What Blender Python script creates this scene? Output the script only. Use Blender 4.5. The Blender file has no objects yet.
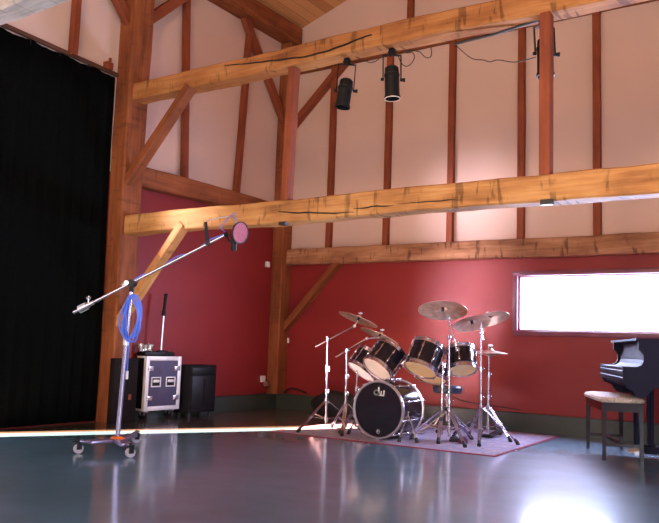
import bpy, bmesh, math, random
from mathutils import Vector, Matrix, noise
random.seed(7)
PI = math.pi
col = bpy.context.scene.collection

# ------------------------------------------------------------------ camera and survey of the barn
F_PX, CX, CY = 749.66, 329.5, 261.5
yw, pt, rl = map(math.radians, (33.5404, 6.3757, 1.9905))
CAM = Vector((6.6305, -8.7336, 0.92))
FWD = Vector((-math.sin(yw)*math.cos(pt), math.cos(yw)*math.cos(pt), math.sin(pt)))
_r = Vector((math.cos(yw), math.sin(yw), 0)); _u = _r.cross(FWD)
R2 = math.cos(rl)*_r + math.sin(rl)*_u
U2 = -math.sin(rl)*_r + math.cos(rl)*_u
RH = _r.copy(); FH = Vector((-math.sin(yw), math.cos(yw), 0))
def at(px, py, ax, v):
    """point where the sight line of the survey photo meets the plane ax = v"""
    d = FWD + R2*((px-CX)/F_PX) - U2*((py-CY)/F_PX)
    i = 'xyz'.index(ax)
    return CAM + d*((v-CAM[i])/d[i])

cam_d = bpy.data.cameras.new('camera'); cam = bpy.data.objects.new('camera', cam_d); col.objects.link(cam)
cam_d.sensor_width = 36; cam_d.lens = F_PX/659*36; cam_d.clip_start = .05
m = Matrix((R2, U2, -FWD)).transposed().to_4x4(); m.translation = CAM
cam.matrix_world = m
bpy.context.scene.camera = cam

# ------------------------------------------------------------------ materials
def mat(name, color, rough=.5, metal=0, spec=.5, coat=0, emit=None, estr=0):
    m = bpy.data.materials.new(name); m.use_nodes = True
    b = m.node_tree.nodes['Principled BSDF']
    b.inputs['Base Color'].default_value = (*color, 1)
    b.inputs['Roughness'].default_value = rough
    b.inputs['Metallic'].default_value = metal
    b.inputs['Specular IOR Level'].default_value = spec
    b.inputs['Coat Weight'].default_value = coat
    if emit:
        b.inputs['Emission Color'].default_value = (*emit, 1); b.inputs['Emission Strength'].default_value = estr
    return m
def N(m, kind, **kw):
    n = m.node_tree.nodes.new(kind)
    for k, v in kw.items():
        if k in n.inputs: n.inputs[k].default_value = v
        else: setattr(n, k, v)
    return n
def L(m, a, b): m.node_tree.links.new(a, b)
def ramp(m, fac, stops):
    r = N(m, 'ShaderNodeValToRGB'); e = r.color_ramp.elements
    while len(e) < len(stops): e.new(.5)
    for i, (p, c) in enumerate(stops): e[i].position = p; e[i].color = (*c, 1)
    L(m, fac, r.inputs['Fac']); return r
def coords(m, scale=(1,1,1)):
    tc = N(m, 'ShaderNodeTexCoord'); mp = N(m, 'ShaderNodeMapping'); mp.inputs['Scale'].default_value = scale
    L(m, tc.outputs['Object'], mp.inputs['Vector']); return mp.outputs['Vector']
def bump(m, height, strength=.3, dist=.01):
    b = N(m, 'ShaderNodeBump'); b.inputs['Strength'].default_value = strength; b.inputs['Distance'].default_value = dist
    L(m, height, b.inputs['Height']); L(m, b.outputs['Normal'], m.node_tree.nodes['Principled BSDF'].inputs['Normal'])
    return b
def varied(name, c1, c2, rough, scale=4, stretch=(1,1,1), bmp=0, detail=5, metal=0, spec=.5):
    m = mat(name, c1, rough, metal, spec)
    n = N(m, 'ShaderNodeTexNoise', Scale=scale, Detail=detail)
    L(m, coords(m, stretch), n.inputs['Vector'])
    r = ramp(m, n.outputs['Fac'], ((.35, c1), (.65, c2)))
    L(m, r.outputs['Color'], m.node_tree.nodes['Principled BSDF'].inputs['Base Color'])
    if bmp: bump(m, n.outputs['Fac'], bmp)
    return m
def wood(name, dark, mid, light, hewn=1.0, rough=.7, spec=.3):
    """grain runs along local X"""
    m = mat(name, mid, rough, 0, spec); bs = m.node_tree.nodes['Principled BSDF']
    tc = N(m, 'ShaderNodeTexCoord')
    def mp(s):
        q = N(m, 'ShaderNodeMapping'); q.inputs['Scale'].default_value = s; L(m, tc.outputs['Object'], q.inputs['Vector']); return q.outputs['Vector']
    g = N(m, 'ShaderNodeTexNoise', Scale=1.0, Detail=6, Roughness=.65); L(m, mp((1.6, 26, 26)), g.inputs['Vector'])
    bl = N(m, 'ShaderNodeTexNoise', Scale=1.0, Detail=3); L(m, mp((2.2, 5, 5)), bl.inputs['Vector'])
    mx = N(m, 'ShaderNodeMix', data_type='FLOAT'); mx.inputs[0].default_value = .5
    L(m, g.outputs['Fac'], mx.inputs[2]); L(m, bl.outputs['Fac'], mx.inputs[3])
    r = ramp(m, mx.outputs[0], ((.34, dark), (.5, mid), (.66, light)))
    # adze nicks across the grain
    v = N(m, 'ShaderNodeTexNoise', Scale=1.0, Detail=2, Roughness=.5, Distortion=.3); L(m, mp((19, 3.2, 3.2)), v.inputs['Vector'])
    w = N(m, 'ShaderNodeTexNoise', Scale=1.0, Detail=2); L(m, mp((5, 4, 4)), w.inputs['Vector'])
    nk = ramp(m, v.outputs['Fac'], ((.37, (.12,.12,.12)), (.43, (1,1,1))))
    gate = ramp(m, w.outputs['Fac'], ((.48, (1,1,1)), (.58, (0,0,0))))
    mxn = N(m, 'ShaderNodeMath', operation='MAXIMUM'); L(m, nk.outputs['Color'], mxn.inputs[0]); L(m, gate.outputs['Color'], mxn.inputs[1])
    mul = N(m, 'ShaderNodeMixRGB', blend_type='MULTIPLY'); mul.inputs['Fac'].default_value = .55*hewn
    L(m, r.outputs['Color'], mul.inputs['Color1']); L(m, mxn.outputs[0], mul.inputs['Color2'])
    L(m, mul.outputs['Color'], bs.inputs['Base Color'])
    add = N(m, 'ShaderNodeMath', operation='ADD'); L(m, g.outputs['Fac'], add.inputs[0]); L(m, mxn.outputs[0], add.inputs[1])
    bump(m, add.outputs[0], .5*hewn+.1, .006)
    return m
M = {}
M['tie'] = wood('hewn_oak', (.25,.10,.032), (.48,.215,.070), (.64,.345,.13))
M['tie_upper'] = wood('hewn_red_oak', (.22,.070,.020), (.44,.165,.048), (.58,.26,.088))
M['girt'] = wood('weathered_oak', (.15,.06,.03), (.34,.15,.075), (.52,.27,.145), hewn=1.2)
M['post'] = wood('post_oak', (.11,.028,.010), (.24,.066,.021), (.33,.102,.034), hewn=.5)
M['stud'] = wood('stud_pine', (.15,.034,.014), (.24,.055,.022), (.30,.078,.032), hewn=0)
M['crack'] = mat('deep_crack', (.03,.012,.006), .9)
M['rail'] = wood('dark_rail', (.05,.02,.012), (.09,.035,.02), (.13,.05,.03), hewn=0)
M['grey_oak'] = wood('bleached_oak', (.30,.27,.26), (.5,.46,.45), (.62,.6,.6), hewn=.6)
def wall_mat(name, c, c2):
    m = mat(name, c, .85, 0, .2)
    n = N(m, 'ShaderNodeTexNoise', Scale=1.1, Detail=4); L(m, coords(m), n.inputs['Vector'])
    f = N(m, 'ShaderNodeTexNoise', Scale=90, Detail=3); L(m, coords(m), f.inputs['Vector'])
    r = ramp(m, n.outputs['Fac'], ((.3, c), (.7, c2))); L(m, r.outputs['Color'], m.node_tree.nodes['Principled BSDF'].inputs['Base Color'])
    bump(m, f.outputs['Fac'], .15, .003); return m
M['white_wall'] = wall_mat('cream_plaster', (.64,.455,.39), (.67,.48,.415))
M['red_wall'] = wall_mat('red_paint', (.240,.020,.021), (.266,.024,.025))
M['red_wall'].node_tree.nodes['Principled BSDF'].inputs['Roughness'].default_value = .5
M['red_wall'].node_tree.nodes['Principled BSDF'].inputs['Specular IOR Level'].default_value = .3
M['curb'] = varied('green_curb_paint', (.028,.038,.028), (.044,.056,.046), .45, 3, bmp=.1)
M['frame'] = varied('plum_window_paint', (.16,.03,.06), (.20,.045,.08), .4, 6)
M['chrome'] = mat('chrome', (.56,.52,.60), .2, 1)
M['pole_chrome'] = mat('aged_chrome', (.38,.34,.48), .25, 1)
M['chrome_dull'] = mat('satin_chrome', (.62,.60,.66), .3, 1)
M['alu'] = varied('aluminium_edge', (.80,.76,.78), (.88,.85,.86), .45, 9, metal=.25)
M['rubber'] = mat('black_rubber', (.012,.012,.015), .6)
M['black'] = mat('black_metal', (.006,.006,.007), .45, 0, .25)
M['black_wood'] = varied('black_carpeted_wood', (.012,.010,.012), (.010,.009,.011), .8, 60, bmp=.2, spec=.15)
M['slate'] = varied('slate_panel', (.050,.042,.10), (.070,.058,.13), .5, 8)
M['case_side'] = varied('dark_laminate', (.008,.006,.007), (.012,.009,.009), .7, 8, spec=.15)
M['curtain'] = varied('black_velour', (.0012,.0016,.0016), (.0028,.0034,.0032), .95, 40, bmp=.2, spec=.05)
M['head'] = varied('coated_drum_head', (.84,.56,.24), (.92,.66,.32), .4, 5)
for k in ('head',):
    b = M[k].node_tree.nodes['Principled BSDF']; b.inputs['Subsurface Weight'].default_value = 0
M['white_head'] = varied('milky_drum_head', (.74,.66,.64), (.80,.72,.70), .4, 5)
M['black_head'] = mat('black_drum_head', (.006,.008,.016), .12, 0, .6)
M['cable_blue'] = mat('blue_cable', (.09,.19,.80), .4)
M['cable'] = mat('black_cable', (.012,.010,.010), .5)
M['foam'] = varied('pink_mesh', (.40,.10,.16), (.48,.14,.20), .8, 60)
M['orange'] = mat('orange_plastic', (.75,.16,.03), .4)
M['white_plastic'] = mat('white_plastic', (.75,.73,.74), .4)
M['logo'] = mat('white_logo', (.85,.85,.88), .5)
M['lamp_glow'] = mat('lens_rim', (.8,.7,.6), .35, .3)
M['purple'] = varied('purple_cloth', (.10,.02,.12), (.16,.04,.10), .8, 30, bmp=.3)
M['seat'] = varied('brocade_cushion', (.80,.70,.62), (.52,.40,.32), .8, 55, bmp=.3)
M['wheel'] = mat('grey_wheel', (.42,.38,.46), .4)
M['base_metal'] = mat('dark_violet_enamel', (.26,.22,.36), .3, .7)
M['seat_black'] = mat('throne_vinyl', (.02,.025,.05), .3)
def lacquer(name, c, c2):
    m = varied(name, c, c2, .18, 3, (1, 1, .5)); b = m.node_tree.nodes['Principled BSDF']
    b.inputs['Coat Weight'].default_value = .12; b.inputs['Coat Roughness'].default_value = .08; b.inputs['Specular IOR Level'].default_value = .3; return m
M['shell'] = lacquer('black_sparkle_shell', (.006,.006,.014), (.016,.010,.014))
M['piano'] = lacquer('ebony_lacquer', (.008,.008,.024), (.012,.012,.034))
M['piano'].node_tree.nodes['Principled BSDF'].inputs['Roughness'].default_value = .6; M['piano'].node_tree.nodes['Principled BSDF'].inputs['Coat Weight'].default_value = .0; M['piano'].node_tree.nodes['Principled BSDF'].inputs['Specular IOR Level'].default_value = .18
M['bench_wood'] = lacquer('dark_bench_wood', (.018,.010,.014), (.03,.016,.02))
M['ivory'] = mat('ivory_keys', (.75,.72,.66), .3)
m = mat('cymbal_bronze', (.86,.60,.36), .36, 1)
n = N(m, 'ShaderNodeTexNoise', Scale=14, Detail=4); L(m, coords(m), n.inputs['Vector'])
r = ramp(m, n.outputs['Fac'], ((.35, (.68,.42,.22)), (.65, (.93,.72,.50)))); L(m, r.outputs['Color'], m.node_tree.nodes['Principled BSDF'].inputs['Base Color'])
wv = N(m, 'ShaderNodeTexNoise', Scale=40, Detail=1); L(m, coords(m), wv.inputs['Vector']); bump(m, wv.outputs['Fac'], .25, .003)
M['bronze'] = m
m = m.copy(); m.name = 'silvery_bronze'; M['bronze_pale'] = m
for nd in m.node_tree.nodes:
    if nd.type == 'VALTORGB':
        nd.color_ramp.elements[0].color = (.62,.46,.36,1); nd.color_ramp.elements[1].color = (.86,.70,.58,1)
# ceiling boards run along Y
m = mat('pine_boards', (.6,.3,.12), .6); b = m.node_tree.nodes['Principled BSDF']
tc = N(m, 'ShaderNodeTexCoord'); sx = N(m, 'ShaderNodeSeparateXYZ'); L(m, tc.outputs['Object'], sx.inputs[0])
dv = N(m, 'ShaderNodeMath', operation='DIVIDE'); L(m, sx.outputs['X'], dv.inputs[0]); dv.inputs[1].default_value = .14
fl = N(m, 'ShaderNodeMath', operation='FLOOR'); L(m, dv.outputs[0], fl.inputs[0])
fr = N(m, 'ShaderNodeMath', operation='FRACT'); L(m, dv.outputs[0], fr.inputs[0])
wn = N(m, 'ShaderNodeTexWhiteNoise', noise_dimensions='1D'); L(m, fl.outputs[0], wn.inputs['W'])
gr = N(m, 'ShaderNodeTexNoise', Scale=1, Detail=5); L(m, coords(m, (22, 1.2, 1)), gr.inputs['Vector'])
ad = N(m, 'ShaderNodeMath', operation='ADD'); L(m, wn.outputs['Value'], ad.inputs[0]); L(m, gr.outputs['Fac'], ad.inputs[1])
rr = ramp(m, ad.outputs[0], ((.35, (.42,.17,.055)), (1.0, (.62,.30,.12)))); 
gp = ramp(m, fr.outputs[0], ((.0, (.15,.15,.15)), (.06, (1,1,1))))
kn = N(m, 'ShaderNodeTexVoronoi', Scale=1.3); L(m, coords(m, (2.2, 1, 1)), kn.inputs['Vector'])
kr = ramp(m, kn.outputs['Distance'], ((.04, (.2,.12,.1)), (.09, (1,1,1))))
m1 = N(m, 'ShaderNodeMixRGB', blend_type='MULTIPLY'); m1.inputs['Fac'].default_value = 1; L(m, rr.outputs['Color'], m1.inputs['Color1']); L(m, gp.outputs['Color'], m1.inputs['Color2'])
m2 = N(m, 'ShaderNodeMixRGB', blend_type='MULTIPLY'); m2.inputs['Fac'].default_value = 1; L(m, m1.outputs['Color'], m2.inputs['Color1']); L(m, kr.outputs['Color'], m2.inputs['Color2'])
L(m, m2.outputs['Color'], b.inputs['Base Color']); M['plank'] = m
# floor: polished stained concrete
m = mat('polished_teal_concrete', (.04,.06,.07), .22, 0, .5); b = m.node_tree.nodes['Principled BSDF']
n1 = N(m, 'ShaderNodeTexNoise', Scale=.8, Detail=3, Roughness=.5); L(m, coords(m), n1.inputs['Vector'])
n2 = N(m, 'ShaderNodeTexNoise', Scale=3, Detail=3, Roughness=.5); L(m, coords(m, (1, 1, 1)), n2.inputs['Vector'])
mx = N(m, 'ShaderNodeMix', data_type='FLOAT'); mx.inputs[0].default_value = .4; L(m, n1.outputs['Fac'], mx.inputs[2]); L(m, n2.outputs['Fac'], mx.inputs[3])
r = ramp(m, mx.outputs[0], ((.36, (.052,.150,.215)), (.5, (.080,.190,.285)), (.66, (.120,.235,.350))))
# brown tone behind the sun strip: shade and red-wall reflection painted into the floor
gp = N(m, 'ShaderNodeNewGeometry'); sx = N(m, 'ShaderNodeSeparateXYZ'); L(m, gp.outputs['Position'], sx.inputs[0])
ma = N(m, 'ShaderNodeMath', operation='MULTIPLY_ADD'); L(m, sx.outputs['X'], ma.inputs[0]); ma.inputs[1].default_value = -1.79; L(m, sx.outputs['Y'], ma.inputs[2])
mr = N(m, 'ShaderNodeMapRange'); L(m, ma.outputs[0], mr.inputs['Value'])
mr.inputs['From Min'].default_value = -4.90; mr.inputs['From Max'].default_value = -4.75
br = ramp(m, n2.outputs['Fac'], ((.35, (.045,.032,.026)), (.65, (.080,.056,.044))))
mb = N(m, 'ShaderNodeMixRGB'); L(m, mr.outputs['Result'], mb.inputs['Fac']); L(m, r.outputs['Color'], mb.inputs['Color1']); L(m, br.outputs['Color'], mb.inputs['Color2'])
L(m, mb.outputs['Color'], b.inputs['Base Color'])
b.inputs['Roughness'].default_value = .50; b.inputs['Coat Weight'].default_value = 1; b.inputs['Coat Roughness'].default_value = .13; b.inputs['Coat IOR'].default_value = 1.55
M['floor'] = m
# rug
m = mat('rug_pile', (.45,.36,.42), .9, 0, .1); b = m.node_tree.nodes['Principled BSDF']
v = N(m, 'ShaderNodeTexVoronoi', Scale=9); L(m, coords(m), v.inputs['Vector'])
n = N(m, 'ShaderNodeTexNoise', Scale=16, Detail=4); L(m, coords(m), n.inputs['Vector'])
ad = N(m, 'ShaderNodeMath', operation='ADD'); L(m, v.outputs['Distance'], ad.inputs[0]); L(m, n.outputs['Fac'], ad.inputs[1])
r = ramp(m, ad.outputs[0], ((.5, (.15,.08,.12)), (.72, (.46,.38,.42)), (1.0, (.30,.27,.38)))); L(m, r.outputs['Color'], b.inputs['Base Color'])
fz = N(m, 'ShaderNodeTexNoise', Scale=220, Detail=2); L(m, coords(m), fz.inputs['Vector']); bump(m, fz.outputs['Fac'], .5, .004)
M['rug'] = m
M['rug_edge'] = varied('crimson_rug_border', (.20,.02,.045), (.26,.03,.06), .9, 60)
g = bpy.data.materials.new('window_glass'); g.use_nodes = True; nt = g.node_tree; nt.nodes.clear()
o = nt.nodes.new('ShaderNodeOutputMaterial'); tr = nt.nodes.new('ShaderNodeBsdfTransparent'); gl = nt.nodes.new('ShaderNodeBsdfGlossy'); ms = nt.nodes.new('ShaderNodeMixShader')
gl.inputs['Roughness'].default_value = .02; ms.inputs[0].default_value = .06
nt.links.new(tr.outputs[0], ms.inputs[1]); nt.links.new(gl.outputs[0], ms.inputs[2]); nt.links.new(ms.outputs[0], o.inputs[0]); M['glass'] = g
g = g.copy(); g.name = 'clear_plastic'; M['clear'] = g
for nd in g.node_tree.nodes:
    if nd.type == 'MIX_SHADER': nd.inputs[0].default_value = .35
    if nd.type == 'BSDF_GLOSSY': nd.inputs['Roughness'].default_value = .15

# ------------------------------------------------------------------ mesh helpers
def V(*a): return Vector(a)
def frame(axis, hint=None):
    z = Vector(axis).normalized(); h = Vector(hint) if hint is not None else (V(0,0,1) if abs(z.z) < .95 else V(1,0,0))
    x = h.cross(z).normalized(); return x, z.cross(x), z
class MB:
    def __init__(s): s.bm = bmesh.new()
    def ring(s, c, x, y, r, n, ry=None):
        ry = r if ry is None else ry
        return [s.bm.verts.new(c + x*(r*math.cos(2*PI*i/n)) + y*(ry*math.sin(2*PI*i/n))) for i in range(n)]
    def skin(s, rings, cap0=True, cap1=True, closed=False):
        n = len(rings[0])
        for a, b in zip(rings, rings[1:] + ([rings[0]] if closed else [])):
            for i in range(n): s.bm.faces.new((a[i], a[(i+1)%n], b[(i+1)%n], b[i]))
        if not closed:
            if cap0: s.bm.faces.new(rings[0][::-1])
            if cap1: s.bm.faces.new(rings[-1])
        return s
    def cyl(s, p0, p1, r0, r1=None, n=14):
        p0, p1 = Vector(p0), Vector(p1); x, y, z = frame(p1-p0); r1 = r0 if r1 is None else r1
        return s.skin([s.ring(p0, x, y, r0, n), s.ring(p1, x, y, r1, n)])
    def tube(s, pts, r, n=8):
        pts = [Vector(p) for p in pts]; x, y, z = frame(pts[1]-pts[0]); rs = []
        for i, p in enumerate(pts):
            t = (pts[min(i+1, len(pts)-1)] - pts[max(i-1, 0)]).normalized()
            x = (x - t*x.dot(t)).normalized(); y = t.cross(x); rs.append(s.ring(p, x, y, r, n))
        return s.skin(rs)
    def loop(s, pts, r, n=6):
        pts = [Vector(p) for p in pts]; k = len(pts); rs = []; x = None
        for i, p in enumerate(pts):
            t = (pts[(i+1) % k] - pts[i-1]).normalized()
            if x is None: x, y, _ = frame(t)
            x = (x - t*x.dot(t)).normalized(); y = t.cross(x); rs.append(s.ring(p, x, y, r, n))
        return s.skin(rs, closed=True)
    def lathe(s, prof, c, axis, n=40, cap0=False, cap1=False, hint=None):
        c = Vector(c); x, y, z = frame(axis, hint)
        return s.skin([s.ring(c+z*h, x, y, max(r, 1e-4), n) for r, h in prof], cap0, cap1)
    def box(s, c, d, M3=None, bev=0):
        c = Vector(c); hx, hy, hz = d[0]/2, d[1]/2, d[2]/2
        if M3 is None: M3 = Matrix.Identity(3)
        vs = [s.bm.verts.new(c + M3 @ V(a*hx, b*hy, e*hz)) for a in (-1,1) for b in (-1,1) for e in (-1,1)]
        fs = [s.bm.faces.new([vs[i] for i in q]) for q in ((0,1,3,2),(4,6,7,5),(0,4,5,1),(2,3,7,6),(0,2,6,4),(1,5,7,3))]
        if bev: bmesh.ops.bevel(s.bm, geom=list({e for f in fs for e in f.edges}), offset=bev, segments=2, profile=.5, affect='EDGES')
        return s
    def bx(s, x0, x1, y0, y1, z0, z1, bev=0): return s.box(((x0+x1)/2, (y0+y1)/2, (z0+z1)/2), (x1-x0, y1-y0, z1-z0), None, bev)
    def bar(s, p0, p1, w, h, up=(0,0,1), bev=0):
        p0, p1 = Vector(p0), Vector(p1); X = (p1-p0).normalized(); up = V(0,1,0) if abs(X.dot(Vector(up).normalized())) > .99 else Vector(up); Y = up.cross(X).normalized(); Z = X.cross(Y)
        return s.box((p0+p1)/2, ((p1-p0).length, w, h), Matrix((X, Y, Z)).transposed(), bev)
    def sphere(s, c, r, n=12, sc=(1,1,1)):
        bmesh.ops.create_uvsphere(s.bm, u_segments=n, v_segments=n//2+2, radius=r, matrix=Matrix.Translation(Vector(c)) @ Matrix.Diagonal((*sc, 1))); return s
    def prism(s, poly, ex):
        """extrude a closed 3-D polygon by vector ex"""
        a = [s.bm.verts.new(Vector(p)) for p in poly]; b = [s.bm.verts.new(Vector(p)+Vector(ex)) for p in poly]; n = len(a)
        for i in range(n): s.bm.faces.new((a[i], a[(i+1)%n], b[(i+1)%n], b[i]))
        s.bm.faces.new(a[::-1]); s.bm.faces.new(b); return s
    def build(s, name, m, parent=None, smooth=True, base=None):
        bm = s.bm; bmesh.ops.recalc_face_normals(bm, faces=bm.faces)
        me = bpy.data.meshes.new(name); 
        if parent is not None:
            inv = wm(parent).inverted()
            bmesh.ops.transform(bm, matrix=inv, verts=bm.verts)
        else:
            if base is None:
                lo = [min(v.co[i] for v in bm.verts) for i in range(3)]; hi = [max(v.co[i] for v in bm.verts) for i in range(3)]
                base = V((lo[0]+hi[0])/2, (lo[1]+hi[1])/2, lo[2])
            bmesh.ops.translate(bm, vec=-Vector(base), verts=bm.verts)
        if smooth:
            for f in bm.faces: f.smooth = True
            for e in bm.edges:
                if len(e.link_faces) == 2 and e.calc_face_angle(0) > .6: e.smooth = False
        bm.to_mesh(me); bm.free()
        o = bpy.data.objects.new(name, me); col.objects.link(o)
        for mm in (m if isinstance(m, (list, tuple)) else [m]): me.materials.append(mm)
        if parent is not None: o.parent = parent
        else: o.location = base
        return o
def wm(o):
    mtx = o.matrix_basis.copy(); p = o.parent
    while p: mtx = p.matrix_basis @ mtx; p = p.parent
    return mtx
def tag(o, label, cat=None, group=None, kind=None):
    if label: o['label'] = label
    if cat: o['category'] = cat
    if group: o['group'] = group
    if kind: o['kind'] = kind
    return o
def thing(name, loc, label, cat, group=None, rz=0):
    o = bpy.data.objects.new(name, None); col.objects.link(o); o.empty_display_size = .1
    o.location = loc; o.rotation_euler = (0, 0, rz); return tag(o, label, cat, group)

# ------------------------------------------------------------------ the room shell
XL, YB, XR, YF = -.10, .10, 10.2, -11.6
def roof_z(x): return 5.66 + .33*(x if x < 5 else 10-x)
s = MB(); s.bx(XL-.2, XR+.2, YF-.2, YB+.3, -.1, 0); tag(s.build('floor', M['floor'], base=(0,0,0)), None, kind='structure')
# window wall (back): red below the girt, plaster above, with the window opening
WX0, WX1, WZ0, WZ1 = 3.52, 6.6, 1.16, 1.85
def quadwall(name, rects, mats, axis, pos, th):
    """rects: (a0,a1,z0a,z1a,z0b,z1b,mat)"""
    b = MB()
    for a0, a1, z00, z10, z01, z11, mi in rects:
        if axis == 'y': P = lambda a, z, t: V(a, pos+t, z)
        else: P = lambda a, z, t: V(pos+t, a, z)
        n0 = len(b.bm.faces)
        b.prism([P(a0, z00, 0), P(a1, z01, 0), P(a1, z11, 0), P(a0, z10, 0)], (P(0,0,th)-P(0,0,0)))
        b.bm.faces.ensure_lookup_table()
        for f in b.bm.faces[n0:]: f.material_index = mi
    return tag(b.build(name, mats, smooth=False, base=(0,0,0)), None, kind='structure')
RZ = 2.17
rects = [(XL-.2, WX0, 0, RZ, 0, RZ, 0), (WX0, WX1, 0, WZ0, 0, WZ0, 0), (WX0, WX1, WZ1, RZ, WZ1, RZ, 0), (WX1, XR+.2, 0, RZ, 0, RZ, 0),
         (XL-.2, 5, RZ, roof_z(XL-.2)+.1, RZ, roof_z(5)+.1, 1), (5, XR+.2, RZ, roof_z(5)+.1, RZ, roof_z(XR+.2)+.1, 1)]
quadwall('wall_back', rects, [M['red_wall'], M['white_wall']], 'y', YB, .2)
LZ = 2.80; SY0, SY1, SZ = -5.86, -4.75, 3.0
H = 5.9
rects = [(SY1, YB+.2, 0, LZ, 0, LZ, 0), (SY1, YB+.2, LZ, H, LZ, H, 1), (SY0, SY1, SZ, H, SZ, H, 1), (YF-.2, SY0, 0, LZ, 0, LZ, 0), (YF-.2, SY0, LZ, H, LZ, H, 1)]
quadwall('wall_left', rects, [M['red_wall'], M['white_wall']], 'x', XL, -.2)
# right and front walls, each with an unseen opening added to let in fill light
rects = [(YF-.2, -9.5, 0, 6, 0, 6, 0), (-9.5, -5.0, 2.6, 6, 2.6, 6, 0), (-9.5, -5.0, 0, .3, 0, .3, 0), (-5.0, YB+.2, 0, 6, 0, 6, 0)]
quadwall('wall_right', rects, [M['white_wall']], 'x', XR, .2)
rects = [(XL-.2, 1.0, 0, 7, 0, 7, 0), (1.0, 5.5, 0, 1.0, 0, 1.0, 0), (1.0, 5.5, 3.4, 7.6, 3.4, 7.6, 0), (5.5, XR+.2, 0, 7.6, 0, 7.6, 0)]
quadwall('wall_front', rects, [M['white_wall']], 'y', YF, -.2)
# roof boards
b = MB(); T = .1
for x0, x1 in ((XL-.3, 5), (5, XR+.3)):
    b.prism([V(x0, YF-.3, roof_z(x0)), V(x1, YF-.3, roof_z(x1)), V(x1, YF-.3, roof_z(x1)+T), V(x0, YF-.3, roof_z(x0)+T)], (0, YB-YF+.7, 0))
tag(b.build('ceiling', M['plank'], smooth=False, base=(0,0,0)), None, kind='structure')
# low curb along both walls
b = MB(); b.prism([V(0,0,0), V(XR,0,0), V(XR,YB,0), V(0,YB,0)], (0,0,.205))
tag(b.build('baseboard_back', M['curb'], smooth=False, base=(0,0,0)), None, kind='structure')
b = MB(); b.prism([V(0,YB,0), V(0,-2.9,0), V(XL,-2.9,0), V(XL,YB,0)], (0,0,.203))
tag(b.build('baseboard_left', M['curb'], smooth=False, base=(0,0,0)), None, kind='structure')
# window
b = MB()
def frame_rect(b, x0, x1, z0, z1, y0, y1, w):
    b.bx(x0, x1, y0, y1, z0, z0+w, .004); b.bx(x0, x1, y0, y1, z1-w, z1, .004); b.bx(x0, x0+w, y0, y1, z0+w, z1-w, .004); b.bx(x1-w, x1, y0, y1, z0+w, z1-w, .004)
win = bpy.data.objects.new('window_1', None); col.objects.link(win); win.location = (WX0, YB, WZ0); win['kind'] = 'structure'
frame_rect(b, WX0-.045, WX1+.045, WZ0-.045, WZ1+.045, YB-.03, YB+.0, .06); b.build('window_frame', M['frame'], win, base=None)
b = MB(); frame_rect(b, WX0+.002, WX1-.002, WZ0+.002, WZ1-.002, YB+.03, YB+.09, .028); b.build('sash', M['frame'], win)
b = MB(); b.bx(WX0+.02, WX1-.02, YB+.055, YB+.061, WZ0+.02, WZ1-.02); b.build('pane', M['glass'], win)

# ------------------------------------------------------------------ timbers
def timber(name, label, cat, p0, p1, w, h, m, up=(0,0,1), amp=.006, group=None, seg=.14, taper=1, wob=1.0):
    p0, p1 = Vector(p0), Vector(p1); X = (p1-p0).normalized(); Y = Vector(up).cross(X).normalized(); Z = X.cross(Y)
    Ln = (p1-p0).length; n = max(2, int(Ln/seg)); b = MB(); ch = min(w, h)*.07; sd = random.random()*50
    cs = [(-w/2+ch,-h/2),(0,-h/2),(w/2-ch,-h/2),(w/2,-h/2+ch),(w/2,0),(w/2,h/2-ch),(w/2-ch,h/2),(0,h/2),(-w/2+ch,h/2),(-w/2,h/2-ch),(-w/2,0),(-w/2,-h/2+ch)]
    rs = []
    for i in range(n+1):
        x = Ln*i/n; k = 1+(taper-1)*i/n
        oy = noise.noise(V(x*.5, sd, 0))*amp*2*wob; oz = noise.noise(V(x*.5, sd, 9))*amp*2*wob
        rs.append([b.bm.verts.new(V(x, y*k+oy+noise.noise(V(x*3.1, y*6+sd, z*6))*amp, z*k+oz+noise.noise(V(x*3.1+5, z*6, y*6+sd))*amp)) for y, z in cs])
    b.skin(rs)
    mtx = Matrix((X, Y, Z)).transposed().to_4x4(); mtx.translation = p0
    o = b.build(name, m, base=(0,0,0)); o.matrix_world = mtx; o.matrix_basis = mtx
    if label: tag(o, label, cat, group)
    return o
TY = -3.0       # middle of the tie frame, front faces at -3.1
# posts
PX = .0
timber('post', 'big oak post at the right edge of the black curtain carrying both tie beams', 'post', (.005, -3.0, 0), (.0, -3.0, 5.42), .23, .265, M['post'], up=(0,1,0), amp=.007, taper=1.17)
timber('post', 'oak corner post where the two red walls meet behind the flight case and drums', 'post', (-.0025, -.0125, .207), (-.0025, -.0125, 5.42), .193, .223, M['post'], up=(0,1,0), amp=.005)
# plate on the left wall
pl = timber('wall_plate', 'heavy top plate under the roof boards along the left wall', 'beam', (.02, YB-.02, 5.56), (.02, -11, 5.56), .26, .26, M['post'], amp=.004)
# ties
tl = timber('tie_beam', 'long honey-coloured hewn tie beam behind the microphone, the lower of the two', 'beam', (.10, TY, 2.185), (8.6, TY, 2.185), .20, .215, M['tie'], amp=.012, wob=1.2)
tu = timber('tie_beam', 'long hewn tie beam with stage lights clamped beneath, the upper of the two', 'beam', (.10, TY, 3.71), (8.6, TY, 3.71), .20, .20, M['tie_upper'], amp=.011, wob=1.2)
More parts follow.
